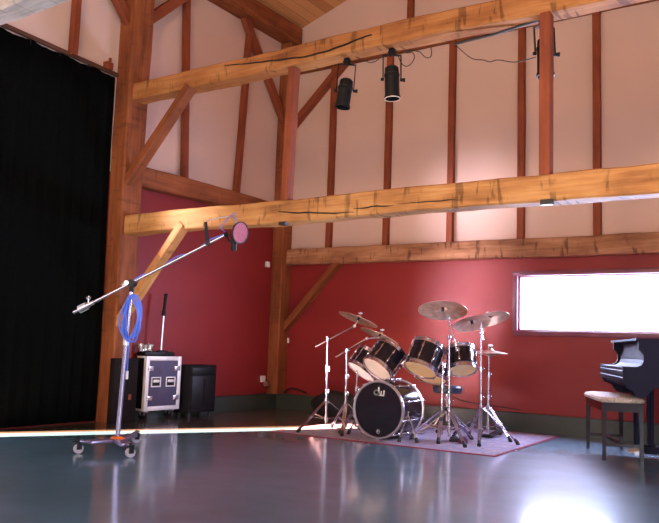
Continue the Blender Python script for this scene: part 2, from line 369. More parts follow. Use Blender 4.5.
# splits (shakes) running along the faces of the ties
def shake(beam, pts, w=.006):
    b = MB(); P = []
    for (x0, z0), (x1, z1) in zip(pts, pts[1:]):
        for k in range(8): f = k/8; P.append((x0+(x1-x0)*f, z0+(z1-z0)*f + .010*noise.noise(V((x0+(x1-x0)*f)*7, z0, 3))))
    P.append(pts[-1]); n_ = len(P)
    up_ = [(x, z + w*.5*min(1, 4*min(i, n_-1-i)/n_)*(.7+.6*abs(noise.noise(V(x*9, 1, 1))))+.0008) for i, (x, z) in enumerate(P)]
    lo_ = [(x, z - w*.5*min(1, 4*min(i, n_-1-i)/n_)*(.7+.6*abs(noise.noise(V(x*9, 7, 1))))-.0008) for i, (x, z) in enumerate(P)]
    for i in range(n_-1):
        q = [up_[i], up_[i+1], lo_[i+1], lo_[i]]; b.prism([V(x, -3.118, z) for x, z in q], (0, .05, 0))
    o = b.build('drying_crack', M['crack'], beam, smooth=False); return o
def on_face(pts): return [(q.x, q.z) for q in (at(a, c, 'y', -3.1) for a, c in pts)]
shake(tl, on_face([(279,211.5),(300,213),(328,213.2),(355,212.5)]), .012)
shake(tl, on_face([(354,209),(375,207),(395,206)]), .014)
shake(tl, on_face([(398,204.5),(420,202.5),(445,201),(462,200)]), .008)
shake(tu, on_face([(225,66),(262,62),(305,57),(330,50),(350,43),(372,35)]), .007)
def mortise(beam, px, py, w, h):
    p = at(px, py, 'y', -3.1); b = MB(); b.bx(p.x-w/2, p.x+w/2, -3.113, -3.05, p.z-h/2, p.z+h/2); b.build('peg_hole', M['cable'], beam, smooth=False)
mortise(tl, 282.5, 223.5, .075, .03); mortise(tl, 546.5, 202, .09, .04)
# small posts between the ties
timber('strut', 'short upright strut between the tie beams left of the hanging stage lights', 'post', (2.33, TY-.03, 2.29), (2.355, TY-.03, 3.61), .085, .10, M['stud'], up=(0,1,0), amp=.002)
timber('strut', 'short upright strut between the tie beams in front of the third stage light', 'post', (4.855, TY-.05, 2.29), (4.855, TY-.05, 3.61), .09, .09, M['stud'], up=(0,1,0), amp=.002)
# braces
def brace(label, a, c, w, h, m, up): return timber('brace', label, 'brace', a, c, w, h, m, up=up, amp=.003)
brace('diagonal brace from the big post up to the upper tie beam', (.06, -3.06, 2.62), (1.0, -3.06, 3.64), .085, .13, M['post'], (0,1,0))
brace('light diagonal brace from the big post up to the lower tie beam', (.06, -3.06, 1.04), (1.02, -3.06, 2.14), .085, .12, M['tie'], (0,1,0))
brace('diagonal brace high on the left wall right of the big post', (.0, -2.90, 4.63), (.0, -2.05, 5.45), .12, .09, M['stud'], (1,0,0))
brace('diagonal brace high on the left wall left of the big post', (.0, -3.05, 4.50), (.0, -4.0, 5.45), .12, .09, M['stud'], (1,0,0))
brace('diagonal brace high on the left wall beside the corner post', (-.03, -.08, 4.25), (-.03, -1.06, 5.45), .11, .09, M['stud'], (1,0,0))
brace('diagonal brace high on the window wall beside the corner post', (.03, .045, 4.12), (1.0, .045, 5.02), .09, .13, M['stud'], (0,1,0))
brace('diagonal brace on the red wall from corner post to weathered girt', (.03, .045, 1.10), (1.0, .045, 2.10), .09, .13, M['post'], (0,1,0))
# girts
timber('girt', 'dark girt across the left wall above the red paint', 'beam', (-.02, -2.87, 2.80), (-.02, -.12, 2.83), .17, .23, M['post'], amp=.008)
timber('girt', 'weathered hewn girt across the window wall above the drums and window', 'beam', (.08, .045, 2.175), (XR-.05, .045, 2.145), .13, .225, M['girt'], amp=.012, wob=1.0)
timber('girt', 'upper girt on the window wall half hidden behind the upper tie beam', 'beam', (.08, .045, 5.06), (XR-.05, .045, 5.06), .12, .19, M['post'], amp=.004)
# studs
for x, lab in ((.775, 'behind the first stage light'), (1.70, 'behind the middle stage light'), (2.64, 'second right of the middle stage light'),
               (3.575, 'left of the third stage light'), (4.48, 'above the left part of the window'), (5.4, 'beyond the right edge')):
    if x > 5: continue
    timber('stud', 'slim red-brown stud on the window wall ' + lab, 'stud', (x, .065, 2.28), (x, .065, 4.975), .085, .07, M['stud'], up=(0,1,0), amp=.002)
timber('stud', 'stud stub above the upper tie beam on the window wall', 'stud', (2.0, .065, 5.15), (2.0, .065, roof_z(2.0)-.01), .085, .07, M['stud'], up=(0,1,0), amp=.002)
for pa_, pb_, lab in (((76.8,0),(72.5,58),'left wall stud above the black curtain'), ((186.7,0),(184.2,175),'left wall stud just right of the big post'), ((248.5,46),(236.5,190),'left wall stud next to the corner post')):
    A_, B_ = at(*pa_, 'x', -.05), at(*pb_, 'x', -.05); D_ = (A_-B_)/(A_.z-B_.z); zl = 2.92 if 'curtain' not in lab else 3.93
    timber('stud', 'slim red-brown ' + lab, 'stud', B_+D_*(zl-B_.z), B_+D_*(5.42-B_.z), .085, .075, M['stud'], up=(0,1,0), amp=.002)
timber('tie_beam', 'pale grey bleached beam in the top left corner above the curtain', 'beam', (-.05, -5.2, 3.73), (6.0, -5.2, 3.73), .22, .24, M['grey_oak'], amp=.012)

# ------------------------------------------------------------------ curtain and rail
t = thing('stage_curtain', (-.06, -4.0, .03), 'full-height black curtain hanging along the left wall', 'curtain')
b = MB(); ny = 150; nz = 14; g = []
y0, y1 = -4.69, -3.195
for i in range(ny+1):
    y = y0+(y1-y0)*i/ny; rw = []
    for j in range(nz+1):
        f = j/nz
        sag = .024*abs(math.sin((y-y0)*PI/.40))**.8 * (1 if f > .99 else 0) + (.02*abs(math.sin((y-y0)*PI/.40)) if f > .9 and f <= .99 else 0)
        z = .012 + (3.968-.038*(y-y0)/(y1-y0)-.04)*f - sag
        amp = .018+.02*(1-f)
        xx = -.066 + .28*amp*math.sin(y*38+.6*math.sin(y*9)+f*.7) + .003*math.sin(y*91)
        rw.append(b.bm.verts.new((xx, y + .02*math.sin(f*5)*(1-f) + .05*(1-f)*(i/ny), z)))
    g.append(rw)
for i in range(ny):
    for j in range(nz): b.bm.faces.new((g[i][j], g[i+1][j], g[i+1][j+1], g[i][j+1]))
c = b.build('drape', M['curtain'], t); sm = c.modifiers.new('t', 'SOLIDIFY'); sm.thickness = .006
k = 0
for i in range(5):
    y = y0+.02+i*.36
    b = MB(); b.cyl((-.058, y, 3.875), (-.06, y, 3.93), .005, n=6); b.build('curtain_hook', M['rubber'], t)
rl_ = timber('curtain_rail', 'dark wooden rail the black curtain hangs from', 'rail', (-.068, -4.72, 3.965), (-.068, -3.17, 3.918), .03, .045, M['rail'], amp=.002)
b = MB(); b.bx(-.10, -.03, -3.36, -3.27, 3.942, 4.02); b.bx(-.08, -.06, -3.30, -3.275, 4.02, 4.085)
tag(b.build('rail_bracket', M['stud'], smooth=False), 'small wooden bracket on the end of the curtain rail beside the big post', 'bracket')

# ------------------------------------------------------------------ rug
RA, RB = (1.74, 4.14), (-2.33, -.25)
t = thing('area_rug', (2.94, -1.3, 0), 'pale mauve rug with a crimson edge under the drum kit', 'rug', rz=math.radians(2.2))
b = MB(); nx = 40; nyy = 34; g = []
def rugv(b, x, y, z): return b.bm.verts.new(t.matrix_basis @ V(x, y, z))
t.rotation_euler = (0,0,math.radians(1.5)); t.matrix_basis = Matrix.Translation((2.94,-1.3,0)) @ Matrix.Rotation(math.radians(1.5), 4, 'Z')
def rug_slab(b, x0, x1, yy0, yy1, z1):
    vs = [t.matrix_basis @ V(a, c_, 0.001) for a, c_ in ((x0,yy0),(x1,yy0),(x1,yy1),(x0,yy1))]
    b.prism(vs, (0,0,z1-.001))
hw, hd = 1.22, 1.06
b = MB(); rug_slab(b, -hw+.03, hw-.03, -hd+.03, hd-.03, .009); b.build('pile', M['rug'], t, smooth=False)
b = MB()
for q in ((-hw, hw, -hd, -hd+.03), (-hw, hw, hd-.03, hd), (-hw, -hw+.03, -hd+.03, hd-.03), (hw-.03, hw, -hd+.03, hd-.03)): rug_slab(b, *q, .008)
b.build('border', M['rug_edge'], t, smooth=False)

# ------------------------------------------------------------------ drums
def nrm(rgt, away): return (RH*rgt + FH*away + V(0,0,1)).normalized()
def drum(name, label, cb, axis, R, D, head='head', lugs=8, group=None, shell='shell'):
    """cb: middle of the bottom (front) head, axis points to the top head"""
    cb = Vector(cb); ax = Vector(axis).normalized(); x, y, z = frame(ax)
    t = thing(name, cb, label, 'drum', group)
    b = MB(); b.lathe([(R-.008, .012), (R, .016), (R, D-.016), (R-.008, D-.012)], cb, ax, 48); b.build('shell', M[shell], t)
    for nm, h, sg, mm in (('resonant_head', .0, 1, M[head]), ('batter_head', D, -1, M['white_head'])):
        b = MB(); b.lathe([(0, h+sg*.006), (R*.6, h+sg*.004), (R-.004, h), (R+.004, h+sg*.008), (R+.004, h+sg*.02)], cb, ax, 48); b.build(nm, mm, t)
    for h in (0, D):
        s_ = 1 if h == 0 else -1
        b = MB(); b.lathe([(R+.004, h-s_*.012), (R+.012, h-s_*.012), (R+.012, h+s_*.002), (R+.006, h+s_*.002), (R+.006, h+s_*.024), (R+.014, h+s_*.026), (R+.014, h+s_*.03), (R+.004, h+s_*.03)], cb, ax, 48)
        b.build('hoop', M['chrome'], t)
    for i in range(lugs):
        a = 2*PI*(i+.5)/lugs; d = x*math.cos(a)+y*math.sin(a); tn = z.cross(d)
        b = MB(); 
        b.cyl(cb+d*(R+.012)+z*D*.32, cb+d*(R+.012)+z*D*.68, .005, n=8)
        for q in ((.30*D), (.70*D)): b.box(cb+d*(R+.012)+z*q, (.024, .022, .045), Matrix((d, tn, z)).transposed(), .006)
        lg = b.build('lug', M['chrome'], t)
        b = MB(); b.cyl(cb+d*(R+.016)-z*.012, cb+d*(R+.016)+z*(D+.012), .003, n=6)
        for q in (-.018, D+.006): b.cyl(cb+d*(R+.016)+z*q, cb+d*(R+.016)+z*(q+.012), .0065, n=6)
        b.build('tension_rod', M['chrome'], lg)
    return t
# bass drum
BC = V(2.89, -2.12, .302); BR = .278; BD = .44
t = thing('bass_drum', (BC.x, BC.y, .01), 'bass drum with a black front head bearing a white dw logo', 'drum')
b = MB(); b.lathe([(BR-.008, .02), (BR, .025), (BR, BD-.025), (BR-.008, BD-.02)], BC, (0,1,0), 64); b.build('shell', M['shell'], t)
b = MB(); b.lathe([(0, -.004), (BR*.5, -.003), (BR-.012, 0), (BR-.008, .01), (BR-.008,.02)], BC, (0,1,0), 64); fh = b.build('front_head', M['black_head'], t)
b = MB(); b.lathe([(0, BD+.004), (BR*.5, BD+.003), (BR-.012, BD), (BR-.008, BD-.01)], BC, (0,1,0), 64); b.build('batter_head', M['white_head'], t)
for h, s_ in ((0, 1), (BD, -1)):
    b = MB(); b.lathe([(BR-.012, h-s_*.006), (BR-.008, h-s_*.012), (BR+.008, h-s_*.012), (BR+.010, h), (BR+.010, h+s_*.018), (BR+.001, h+s_*.02), (BR-.002, h+s_*.014), (BR-.012, h)], BC, (0,1,0), 64)
    b.build('hoop', M['chrome_dull'], t)
for i in range(10):
    a = 2*PI*(i+.5)/10; d = V(math.cos(a), 0, math.sin(a)); tn = V(0,1,0).cross(d)
    b = MB()
    b.cyl(BC+d*(BR+.012)+V(0,.3*BD,0), BC+d*(BR+.012)+V(0,.7*BD,0), .005, n=8)
    for q in (.28*BD, .72*BD): b.box(BC+d*(BR+.012)+V(0,q,0), (.026, .05, .024), Matrix((d, V(0,1,0), tn)).transposed(), .006)
    lg = b.build('lug', M['chrome'], t)
    b = MB(); b.cyl(BC+d*(BR+.018)+V(0,-.02,0), BC+d*(BR+.018)+V(0,BD+.02,0), .0035, n=6)
    for q in (0, BD): b.bar(BC+d*(BR+.014)+V(0,q-.012,0), BC+d*(BR+.014)+V(0,q+.012,0), .03, .012, up=d, bev=.003)
    b.build('tension_rod', M['chrome'], lg)
# logo: rounded d w sharing a bowl, and the round badge
yl = BC.y-.0085
def stroke(b, pts, w, y=yl):
    for (x0, z0), (x1, z1) in zip(pts, pts[1:]): b.bar((x0, y, z0), (x1, y, z1), w, .003, up=(0,-1,0))
    for x0, z0 in pts: b.cyl((x0, y-.0015, z0), (x0, y+.0015, z0), w/2, n=14)
lx, lz = BC.x+.012, BC.z+.165
b = MB()
stroke(b, [(lx-.035+.024*math.cos(a), lz+.022*math.sin(a)) for a in [2*PI*k/16 for k in range(17)]], .013)
stroke(b, [(lx-.008, lz-.022), (lx-.008, lz+.052)], .014)
stroke(b, [(lx-.008, lz+.0), (lx-.004, lz-.02), (lx+.012, lz-.026), (lx+.022, lz-.014), (lx+.022, lz+.014)], .013)
stroke(b, [(lx+.022, lz-.014), (lx+.034, lz-.026), (lx+.048, lz-.020), (lx+.053, lz-.0), (lx+.053, lz+.022)], .013)
tag(b.build('dw_logo', M['logo'], fh, smooth=False), 'white rounded letters dw')
b = MB(); bz = BC.z-.215; stroke(b, [(BC.x+.008+.016*math.cos(a), bz+.020*math.sin(a)) for a in [2*PI*k/16 for k in range(17)]], .005)
stroke(b, [(BC.x+.002, bz-.008), (BC.x+.002, bz+.010), (BC.x+.014, bz+.004), (BC.x+.003, bz)], .005)
b.build('badge', M['logo'], fh, smooth=False)
# spurs
for sx_, tipx, tipy in ((-1, BC.x-.43, -1.98), (1, BC.x+.40, -2.05), (1, BC.x+.25, -2.14)):
    b = MB(); a0 = V(BC.x+sx_*(BR*.93), BC.y+.13, BC.z-.03); ft = V(tipx, tipy, .03)
    b.cyl(a0, ft, .011, .009, 10); b.box(a0, (.05,.05,.06), None, .01); sp = b.build('spur', M['chrome'], t)
    b = MB(); b.cyl(ft+(a0-ft).normalized()*.03, V(tipx+.003*sx_, tipy, .010), .017, .02, 10); b.build('rubber_foot', M['rubber'], sp)
# toms: axis from visible lower head to playing head
drum('rack_tom', 'black rack tom tilted over the bass drum, its pale head facing left', at(377.5, 369.3, 'y', -1.86), (.26,.62,.74), .165, .27, 'white_head')
drum('rack_tom', 'middle rack tom right of the bass drum with an amber lower head', at(420, 369.5, 'y', -1.72), (.10,.50,.86), .166, .28)
drum('rack_tom', 'right-hand rack tom behind the cymbal stand with an amber lower head', at(462.5, 370, 'y', -1.40), (-.28,.36,.89), .142, .235)
drum('rack_tom', 'partly hidden tom at the far left of the kit, behind the tilted one', at(361.5, 371.5, 'y', -1.52), (.34,.50,.80), .17, .22, 'white_head')
drum('floor_tom', 'drum low behind the middle tom, only its amber lower head showing', at(431, 378.5, 'y', -1.05), (.0,.36,.93), .165, .16)
# ------------------------------------------------------------------ stands
def wing(b, p, d, r=.014): b.bar(Vector(p)-Vector(d)*r*1.6, Vector(p)+Vector(d)*r*1.6, .006, .014); b.sphere(p, r*.55, 8)
def hw_stand(name, label, cx_, cy_, top, hub, reach, angs, kind='boom', boom=None, group=None, cat='cymbal stand', lean=(0,0), feet=None, z0=.01):
    t = thing(name, (cx_, cy_, z0), label, cat, group)
    ax = lambda z: V(cx_+lean[0]*(z-.1), cy_+lean[1]*(z-.1), z)
    b = MB(); b.cyl(ax(.06), ax(hub+.12), .0145); b.build('lower_tube', M['chrome'], t)
    mid = hub+(top-hub)*.52
    b = MB(); b.cyl(ax(hub+.10), ax(mid), .0125); b.build('middle_tube', M['chrome'], t)
    b = MB(); b.cyl(ax(mid-.03), ax(top), .0095); b.build('upper_tube', M['chrome'], t)
    for z in (hub+.11, mid):
        b = MB(); b.cyl(ax(z-.03), ax(z+.02), .021, .019); wing(b, ax(z)+V(.035,-.01,0), (0,0,1)); b.cyl(ax(z), ax(z)+V(.035,-.01,0), .005, n=6); b.build('collar', M['chrome'], t)
    b = MB(); b.cyl(ax(hub-.03), ax(hub+.03), .024); b.build('leg_hub', M['chrome'], t)
    b = MB(); b.cyl(ax(.10), ax(.14), .021); b.build('lower_collar', M['chrome'], t)
    for i, a in enumerate(angs):
        a = math.radians(a); d = V(math.cos(a), math.sin(a), 0); tn = V(-d.y, d.x, 0)
        rc = reach if not isinstance(reach, (list, tuple)) else reach[i]
        ft = V(cx_, cy_, z0+.02)+d*rc; h0 = ax(hub)+d*.024
        b = MB()
        for sgn in (-1, 1):
            o_ = tn*(.011*sgn)
            b.bar(h0+o_, ft+o_*.9+d*-.01, .005, .016, up=tn)
            md = h0.lerp(ft, .55)
            b.bar(ax(.12)+d*.02+o_, md+o_, .004, .013, up=tn)
        b.cyl(h0.lerp(ft, .55)-tn*.018, h0.lerp(ft, .55)+tn*.018, .006, n=8)
        lg = b.build('leg', M['chrome'], t)
        b = MB(); b.cyl(ft+(h0-ft).normalized()*.045, ft-V(0,0,.006), .016, .020, 10); b.cyl(ft-V(0,0,.006), ft-V(0,0,.02), .021, .019, 10); b.build('rubber_foot', M['rubber'], lg)
    if boom:
        p0, p1, cyc = boom                        # tail end, head end, cymbal centre
        p0, p1, cyc = Vector(p0), Vector(p1), Vector(cyc)
        b = MB(); b.cyl(p0, p1, .0085, .0075, 10); b.build('boom_arm', M['chrome'], t)
        q = ax(top); b = MB(); b.sphere(q, .026, 12); b.cyl(q-FH*.03, q+FH*.03, .016, n=10); wing(b, q-FH*.04, (0,0,1)); b.build('boom_clamp', M['chrome'], t)
        b = MB(); b.sphere(p1, .018, 10); b.cyl(p1, cyc, .006, n=8); b.build('tilter', M['chrome_dull'], t)
    return t
def cymbal(name, label, c, n, R, m='bronze', stem=True, group=None, bell=1):
    c = Vector(c); n = Vector(n).normalized()
    t = thing(name, c, label, 'cymbal', group)
    pr = [(.006, .036), (R*.07, .034), (R*.13, .022), (R*.17, .013), (R*.21, .0105), (R*.5, .002), (R*.8, -.007), (R, -.014)]
    pr2 = [(r, h-.0022) for r, h in pr[::-1]]
    b = MB(); b.lathe([(r, h*bell) for r, h in pr+pr2], c, n, 64); b.build('bow', M[m], t)
    b = MB(); b.cyl(c-n*.02, c+n*.022, .013, .016, 10); b.cyl(c+n*.034, c+n*.046, .016, .016, 10); b.build('felt', M['rubber'], t)
    b = MB(); b.cyl(c-n*.04, c+n*.075, .0045, n=8); wing(b, c+n*.062, RH); b.build('wing_nut', M['chrome_dull'], t)
    return t
# far left cymbal stand (boom)
YA = -1.75
base = at(326, 428.5, 'z', .01)
pa = at(327.5, 339, 'y', YA); ba = at(326, 425, 'y', YA)
lx_ = ((pa.x-ba.x)/(pa.z-ba.z), 0)
cA = at(358.5, 318.5, 'y', YA)
hw_stand('cymbal_stand', 'chrome boom cymbal stand at the far left of the kit', ba.x, YA, pa.z, .31, [.50, .38, .40], [-92, 35, 160], boom=(at(315.5, 346.5, 'y', YA-.02), at(354.5, 326, 'y', YA), cA-nrm(.34,.2)*.03), lean=lx_)
cymbal('crash_cymbal', 'crash cymbal tilted highest at the left of the kit', cA, nrm(.36, .12), .225, 'bronze_pale')
YB_ = -1.85
pb = at(346.5, 350.5, 'y', YB_); bb = at(345.5, 432, 'y', YB_)
cB = at(380, 335.0, 'y', -1.5)
hw_stand('cymbal_stand', 'chrome boom cymbal stand standing between far left stand and bass drum', bb.x, YB_, pb.z, .31, [.36, .30, .40], [-64, 28, 145], boom=(at(335.5, 357, 'y', YB_-.02), at(367, 338.5, 'y', -1.62), cB-nrm(.36,.15)*.03), lean=((pb.x-bb.x)/(pb.z-bb.z), 0))
cymbal('crash_cymbal', 'orange-tinted cymbal sloping down behind the first left one', cB, nrm(.42, .12), .225)
# extra pole carrying the left toms
p = at(357, 372, 'y', -1.75)
hw_stand('tom_stand', 'slim chrome stand close to the left side of the bass drum', p.x, -1.75, p.z+.02, .26, [.24,.26,.26], [-100, 20, 150], cat='drum stand')
# stand C with the high crash
YC = -1.70
pc = at(449, 337, 'y', YC); bc = at(449, 440, 'y', YC)
cC = at(442.8, 309.5, 'y', -1.62)
nC = nrm(.06, .36)
hw_stand('cymbal_stand', 'tall chrome boom stand in front of the right tom, holding the high crash', bc.x, YC, pc.z, .30, [.42, .36, .38], [-45, 75, 200], boom=(at(457, 351, 'y', YC-.03), at(448, 318, 'y', -1.66), cC-nC*.03), lean=((pc.x-bc.x)/(pc.z-bc.z), 0))
cymbal('crash_cymbal', 'large bronze crash cymbal highest above the middle of the kit', cC, nC, .255)
# pole for the middle toms
pe = at(441.5, 362, 'y', -1.62); be = at(441.5, 434, 'y', -1.62)
hw_stand('tom_stand', 'chrome double-braced stand right behind the bass drum carrying the toms', be.x, -1.62, pe.z, .30, [.36, .34, .36], [-70, 50, 170], cat='drum stand')
# right stand with two overlapping cymbals
YD = -1.35
pd = at(480.8, 333, 'y', YD); bd = at(481, 437, 'y', YD)
c1 = at(472, 322.5, 'y', -1.42); c2 = at(489.5, 318.2, 'y', -1.25); n1 = nrm(-.14, .42); n2 = nrm(-.20, .38)
hw_stand('cymbal_stand', 'chrome stand at the right of the kit holding two overlapping cymbals', bd.x, YD, pd.z, .34, [.50, .40, .42], [-70, -5, 130], boom=(at(483, 340, 'y', YD), at(480.5, 329, 'y', YD), c1.lerp(c2, .5)-n1*.02), lean=((pd.x-bd.x)/(pd.z-bd.z), 0))
cymbal('crash_cymbal', 'silvery cymbal of the overlapping pair, the lower left one', c1, n1, .20, 'bronze_pale')
cymbal('crash_cymbal', 'silvery cymbal of the overlapping pair, the upper right one nearest the window', c2, n2, .205, 'bronze_pale')
# hi-hat
YH = -1.05
ph = at(489, 344, 'y', YH); bh = at(488, 434, 'y', YH)
hw_stand('hi_hat_stand', 'chrome hi-hat stand at the right rear of the kit', bh.x, YH, ph.z, .33, [.36, .36, .36], [-30, 90, 210], cat='hi-hat stand', lean=((ph.x-bh.x)/(ph.z-bh.z), 0))
ch_ = at(490.5, 351.2, 'y', YH)
t = cymbal('hi_hat', 'level pair of thin hi-hat cymbals at the right of the kit', ch_, (.03,0,1), .182, 'bronze_pale')
b = MB(); c = ch_-V(0,0,.03); b.lathe([(.006,-.03),(.03,-.02),(.09,-.004),(.182,.008),(.182,.010),(.09,-.001),(.03,-.017),(.006,-.027)], c, (0,0,1), 48); b.build('lower_cymbal', M['bronze_pale'], t)
# hi-hat pedal
b = MB(); b.bar((bh.x+.02, YH-.0, .03), (bh.x+.10, YH+.27, .10), .09, .012); b.box((bh.x, YH-.02, .03), (.12,.06,.03), None, .005)
t = tag(b.build('foot_pedal', M['black']), 'black foot pedal under the hi-hat stand', 'pedal')
# throne
ct = at(447.5, 389, 'y', -.85); t = thing('drum_throne', (ct.x, ct.y, 0), 'round dark blue drum throne behind the kit', 'stool')
b = MB(); b.lathe([(.0,-.045),(.15,-.045),(.165,-.03),(.168,.02),(.15,.04),(.0,.045)], ct, (0,0,1), 40); b.build('seat', M['seat_black'], t)
b = MB(); b.cyl((ct.x,ct.y,.12), (ct.x,ct.y,ct.z-.04), .016); b.build('column', M['chrome'], t)
for a in (30, 150, 270):
    a = math.radians(a); b = MB(); b.bar((ct.x,ct.y,.28), (ct.x+.26*math.cos(a), ct.y+.26*math.sin(a), .03), .02, .012); lg = b.build('leg', M['chrome'], t)
    b = MB(); b.sphere((ct.x+.26*math.cos(a), ct.y+.26*math.sin(a), .028), .018, 8); b.build('rubber_foot', M['rubber'], lg)
# bass pedal
t = thing('bass_pedal', (2.95, -1.55, .01), 'chrome bass drum pedal behind the bass drum', 'pedal')
b = MB(); b.bar((2.95,-1.60,.05), (2.95,-1.33,.02), .09, .01); b.box((2.95,-1.33,.018), (.11,.06,.016)); b.build('footboard', M['chrome_dull'], t)
b = MB(); b.cyl((2.89,-1.60,.02), (2.89,-1.60,.22), .008); b.cyl((3.01,-1.60,.02), (3.01,-1.60,.22), .008); b.cyl((2.88,-1.60,.22), (3.02,-1.60,.22), .007); b.build('pedal_frame', M['chrome'], t)
# little dark things on the rug
def lump(name, label, cat, c, sc, m, seed):
    b = MB(); bmesh.ops.create_icosphere(b.bm, subdivisions=3, radius=1)
    for v in b.bm.verts:
        q = 1+.28*noise.noise(v.co*1.7+V(seed,0,0)); v.co = V(v.co.x*sc[0]*q, v.co.y*sc[1]*q, max(v.co.z*q, -.55)*sc[2])
    zmin = min(v.co.z for v in b.bm.verts)
    bmesh.ops.translate(b.bm, vec=Vector(c)-V(0,0,zmin), verts=b.bm.verts)
    return tag(b.build(name, m), label, cat)
q = at(454, 441.5, 'z', .01); lump('bundled_cloth', 'small black bundle lying on the rug by the right stands', 'cloth', (q.x, q.y, .0095), (.055,.05,.035), M['rubber'], 3)
q = at(463, 443.5, 'z', .01); lump('bundled_cloth', 'small purple bundle lying on the rug beside the black one', 'cloth', (q.x, q.y, .0095), (.05,.045,.045), M['purple'], 8)

# ------------------------------------------------------------------ microphone boom stand
YM = -4.42
pole0 = at(117.5, 437, 'y', YM); pole1 = at(131.5, 285, 'y', YM)
t = thing('microphone_stand', (pole0.x, pole0.y, 0), 'tall chrome studio boom stand on a wheeled base at the left', 'microphone stand')
w1 = at(78, 453.5, 'z', 0); w2 = at(130, 457.5, 'z', 0); w3 = at(136, 443, 'z', 0)
ctr = V(pole0.x, pole0.y, .075)
for w in (w1, w2, w3):
    w = V(w.x, w.y, 0); b = MB(); e = V(w.x, w.y, .085)
    b.bar(ctr+V(0,0,.012), ctr.lerp(e, .75)+V(0,0,.0), .10, .030, bev=.008); b.bar(ctr.lerp(e, .68), e+V(0,0,.01), .04, .018, bev=.005)
    lg = b.build('base_leg', M['base_metal'], t)
    b = MB(); d = (e-ctr).normalized(); b.cyl((w.x,w.y,.065), (w.x,w.y,.11), .012, n=10)
    tw = (RH*.8-FH).normalized(); fw_ = V(-tw.y, tw.x, 0)
    for sg in (-1, 1): b.box(V(w.x,w.y,.062)+tw*.021*sg, (.04,.006,.06), Matrix((fw_, tw, V(0,0,1))).transposed())
    b.bar(e+V(0,0,.012), e+V(0,0,.012)+d*.05, .03, .008)
    ca = b.build('caster_fork', M['black'], lg)
    tn = (RH*.8-FH).normalized(); c = V(w.x, w.y, .038)
    # cleared below
    b = MB(); b.cyl(c-tn*.014, c+tn*.014, .037, n=20); b.build('caster_wheel', M['wheel'], lg)
b = MB(); b.lathe([(0,0),(.062,0),(.062,.010),(.05,.022),(.03,.03),(0,.03)], ctr+V(0,0,.012), (0,0,1), 28); b.build('base_collar', M['orange'], t)
top = pole1+V(0,0,0)
pd_ = (pole1-pole0).normalized()
b = MB(); b.cyl(V(pole0.x,pole0.y,.10), pole0.lerp(pole1,.62), .019, n=18); b.build('lower_tube', M['pole_chrome'], t)
b = MB(); b.cyl(pole0.lerp(pole1,.60), pole1, .015, n=18); b.build('upper_tube', M['pole_chrome'], t)
b = MB(); b.cyl(pole0.lerp(pole1,.60), pole0.lerp(pole1,.65), .026, n=18); b.build('collar', M['chrome_dull'], t)
# boom in the plane square to the survey view
def fp(px, py, dist):
    d = FWD + R2*((px-CX)/F_PX) - U2*((py-CY)/F_PX); return CAM + d*dist
dm = (pole1-CAM).dot(FWD)
b0 = fp(73.5, 312.5, dm+.02); b1 = fp(226, 234.5, dm-.05); bm_ = fp(132, 283.5, dm)
b = MB(); b.cyl(b0, b1, .0125, .0105, 14); b.build('boom_arm', M['chrome'], t)
b = MB(); b.cyl(bm_-FH*.05, bm_+FH*.045, .032, n=16); b.cyl(bm_-V(0,0,.07), bm_+V(0,0,.01), .022, n=14); b.build('boom_clamp', M['black'], t)
b = MB(); b.cyl(bm_-FH*.05-RH*.03, bm_-FH*.065-RH*.03, .018, n=14); b.cyl(bm_-RH*.08+V(0,0,-.02), bm_-RH*.05+V(0,0,.02), .014, n=10); b.build('clamp_knob', M['chrome_dull'], t)
bd_ = (b1-b0).normalized(); cw = b0+bd_*.09
b = MB(); b.cyl(cw-bd_*.035, cw+bd_*.04, .034, .034, 18); b.cyl(cw+bd_*.04, cw+bd_*.10, .022, .016, 14); b.build('counterweight', M['chrome_dull'], t)
b = MB(); b.cyl(cw+bd_*.05, cw+bd_*.05+V(0,0,.075), .006, n=8); b.cyl(cw+bd_*.05+V(0,0,.06)-RH*.018, cw+bd_*.05+V(0,0,.06)+RH*.018, .010, n=8); b.build('counterweight_screw', M['chrome_dull'], t)
# microphone in its shock mount
t = thing('studio_microphone', b1, 'black studio microphone clipped to the end of the boom arm', 'microphone')
mc = fp(234.5, 238, dm-.06)
b = MB(); b.lathe([(0,-.11),(.022,-.108),(.024,-.02),(.026,-.01),(.026,.05),(.018,.068),(0,.07)], mc, (0,0,1), 20); b.build('body', M['black'], t)
b = MB()
for z in (-.035, .02): b.lathe([(.046,-.003),(.050,-.003),(.050,.003),(.046,.003),(.046,-.003)], mc+V(0,0,z), (0,0,1), 24)
for k in range(6):
    a = 2*PI*k/6; a2 = a+PI/6
    b.cyl(mc+V(.048*math.cos(a), .048*math.sin(a), -.035), mc+V(.024*math.cos(a2), .024*math.sin(a2), -.01), .002, n=5); b.cyl(mc+V(.048*math.cos(a), .048*math.sin(a), .02), mc+V(.024*math.cos(a2), .024*math.sin(a2), -.01), .002, n=5)
b.cyl(mc+V(-.05,0,-.03), b1, .007, n=8); b.sphere(b1, .022, 10); b.build('shock_mount', M['black'], t)
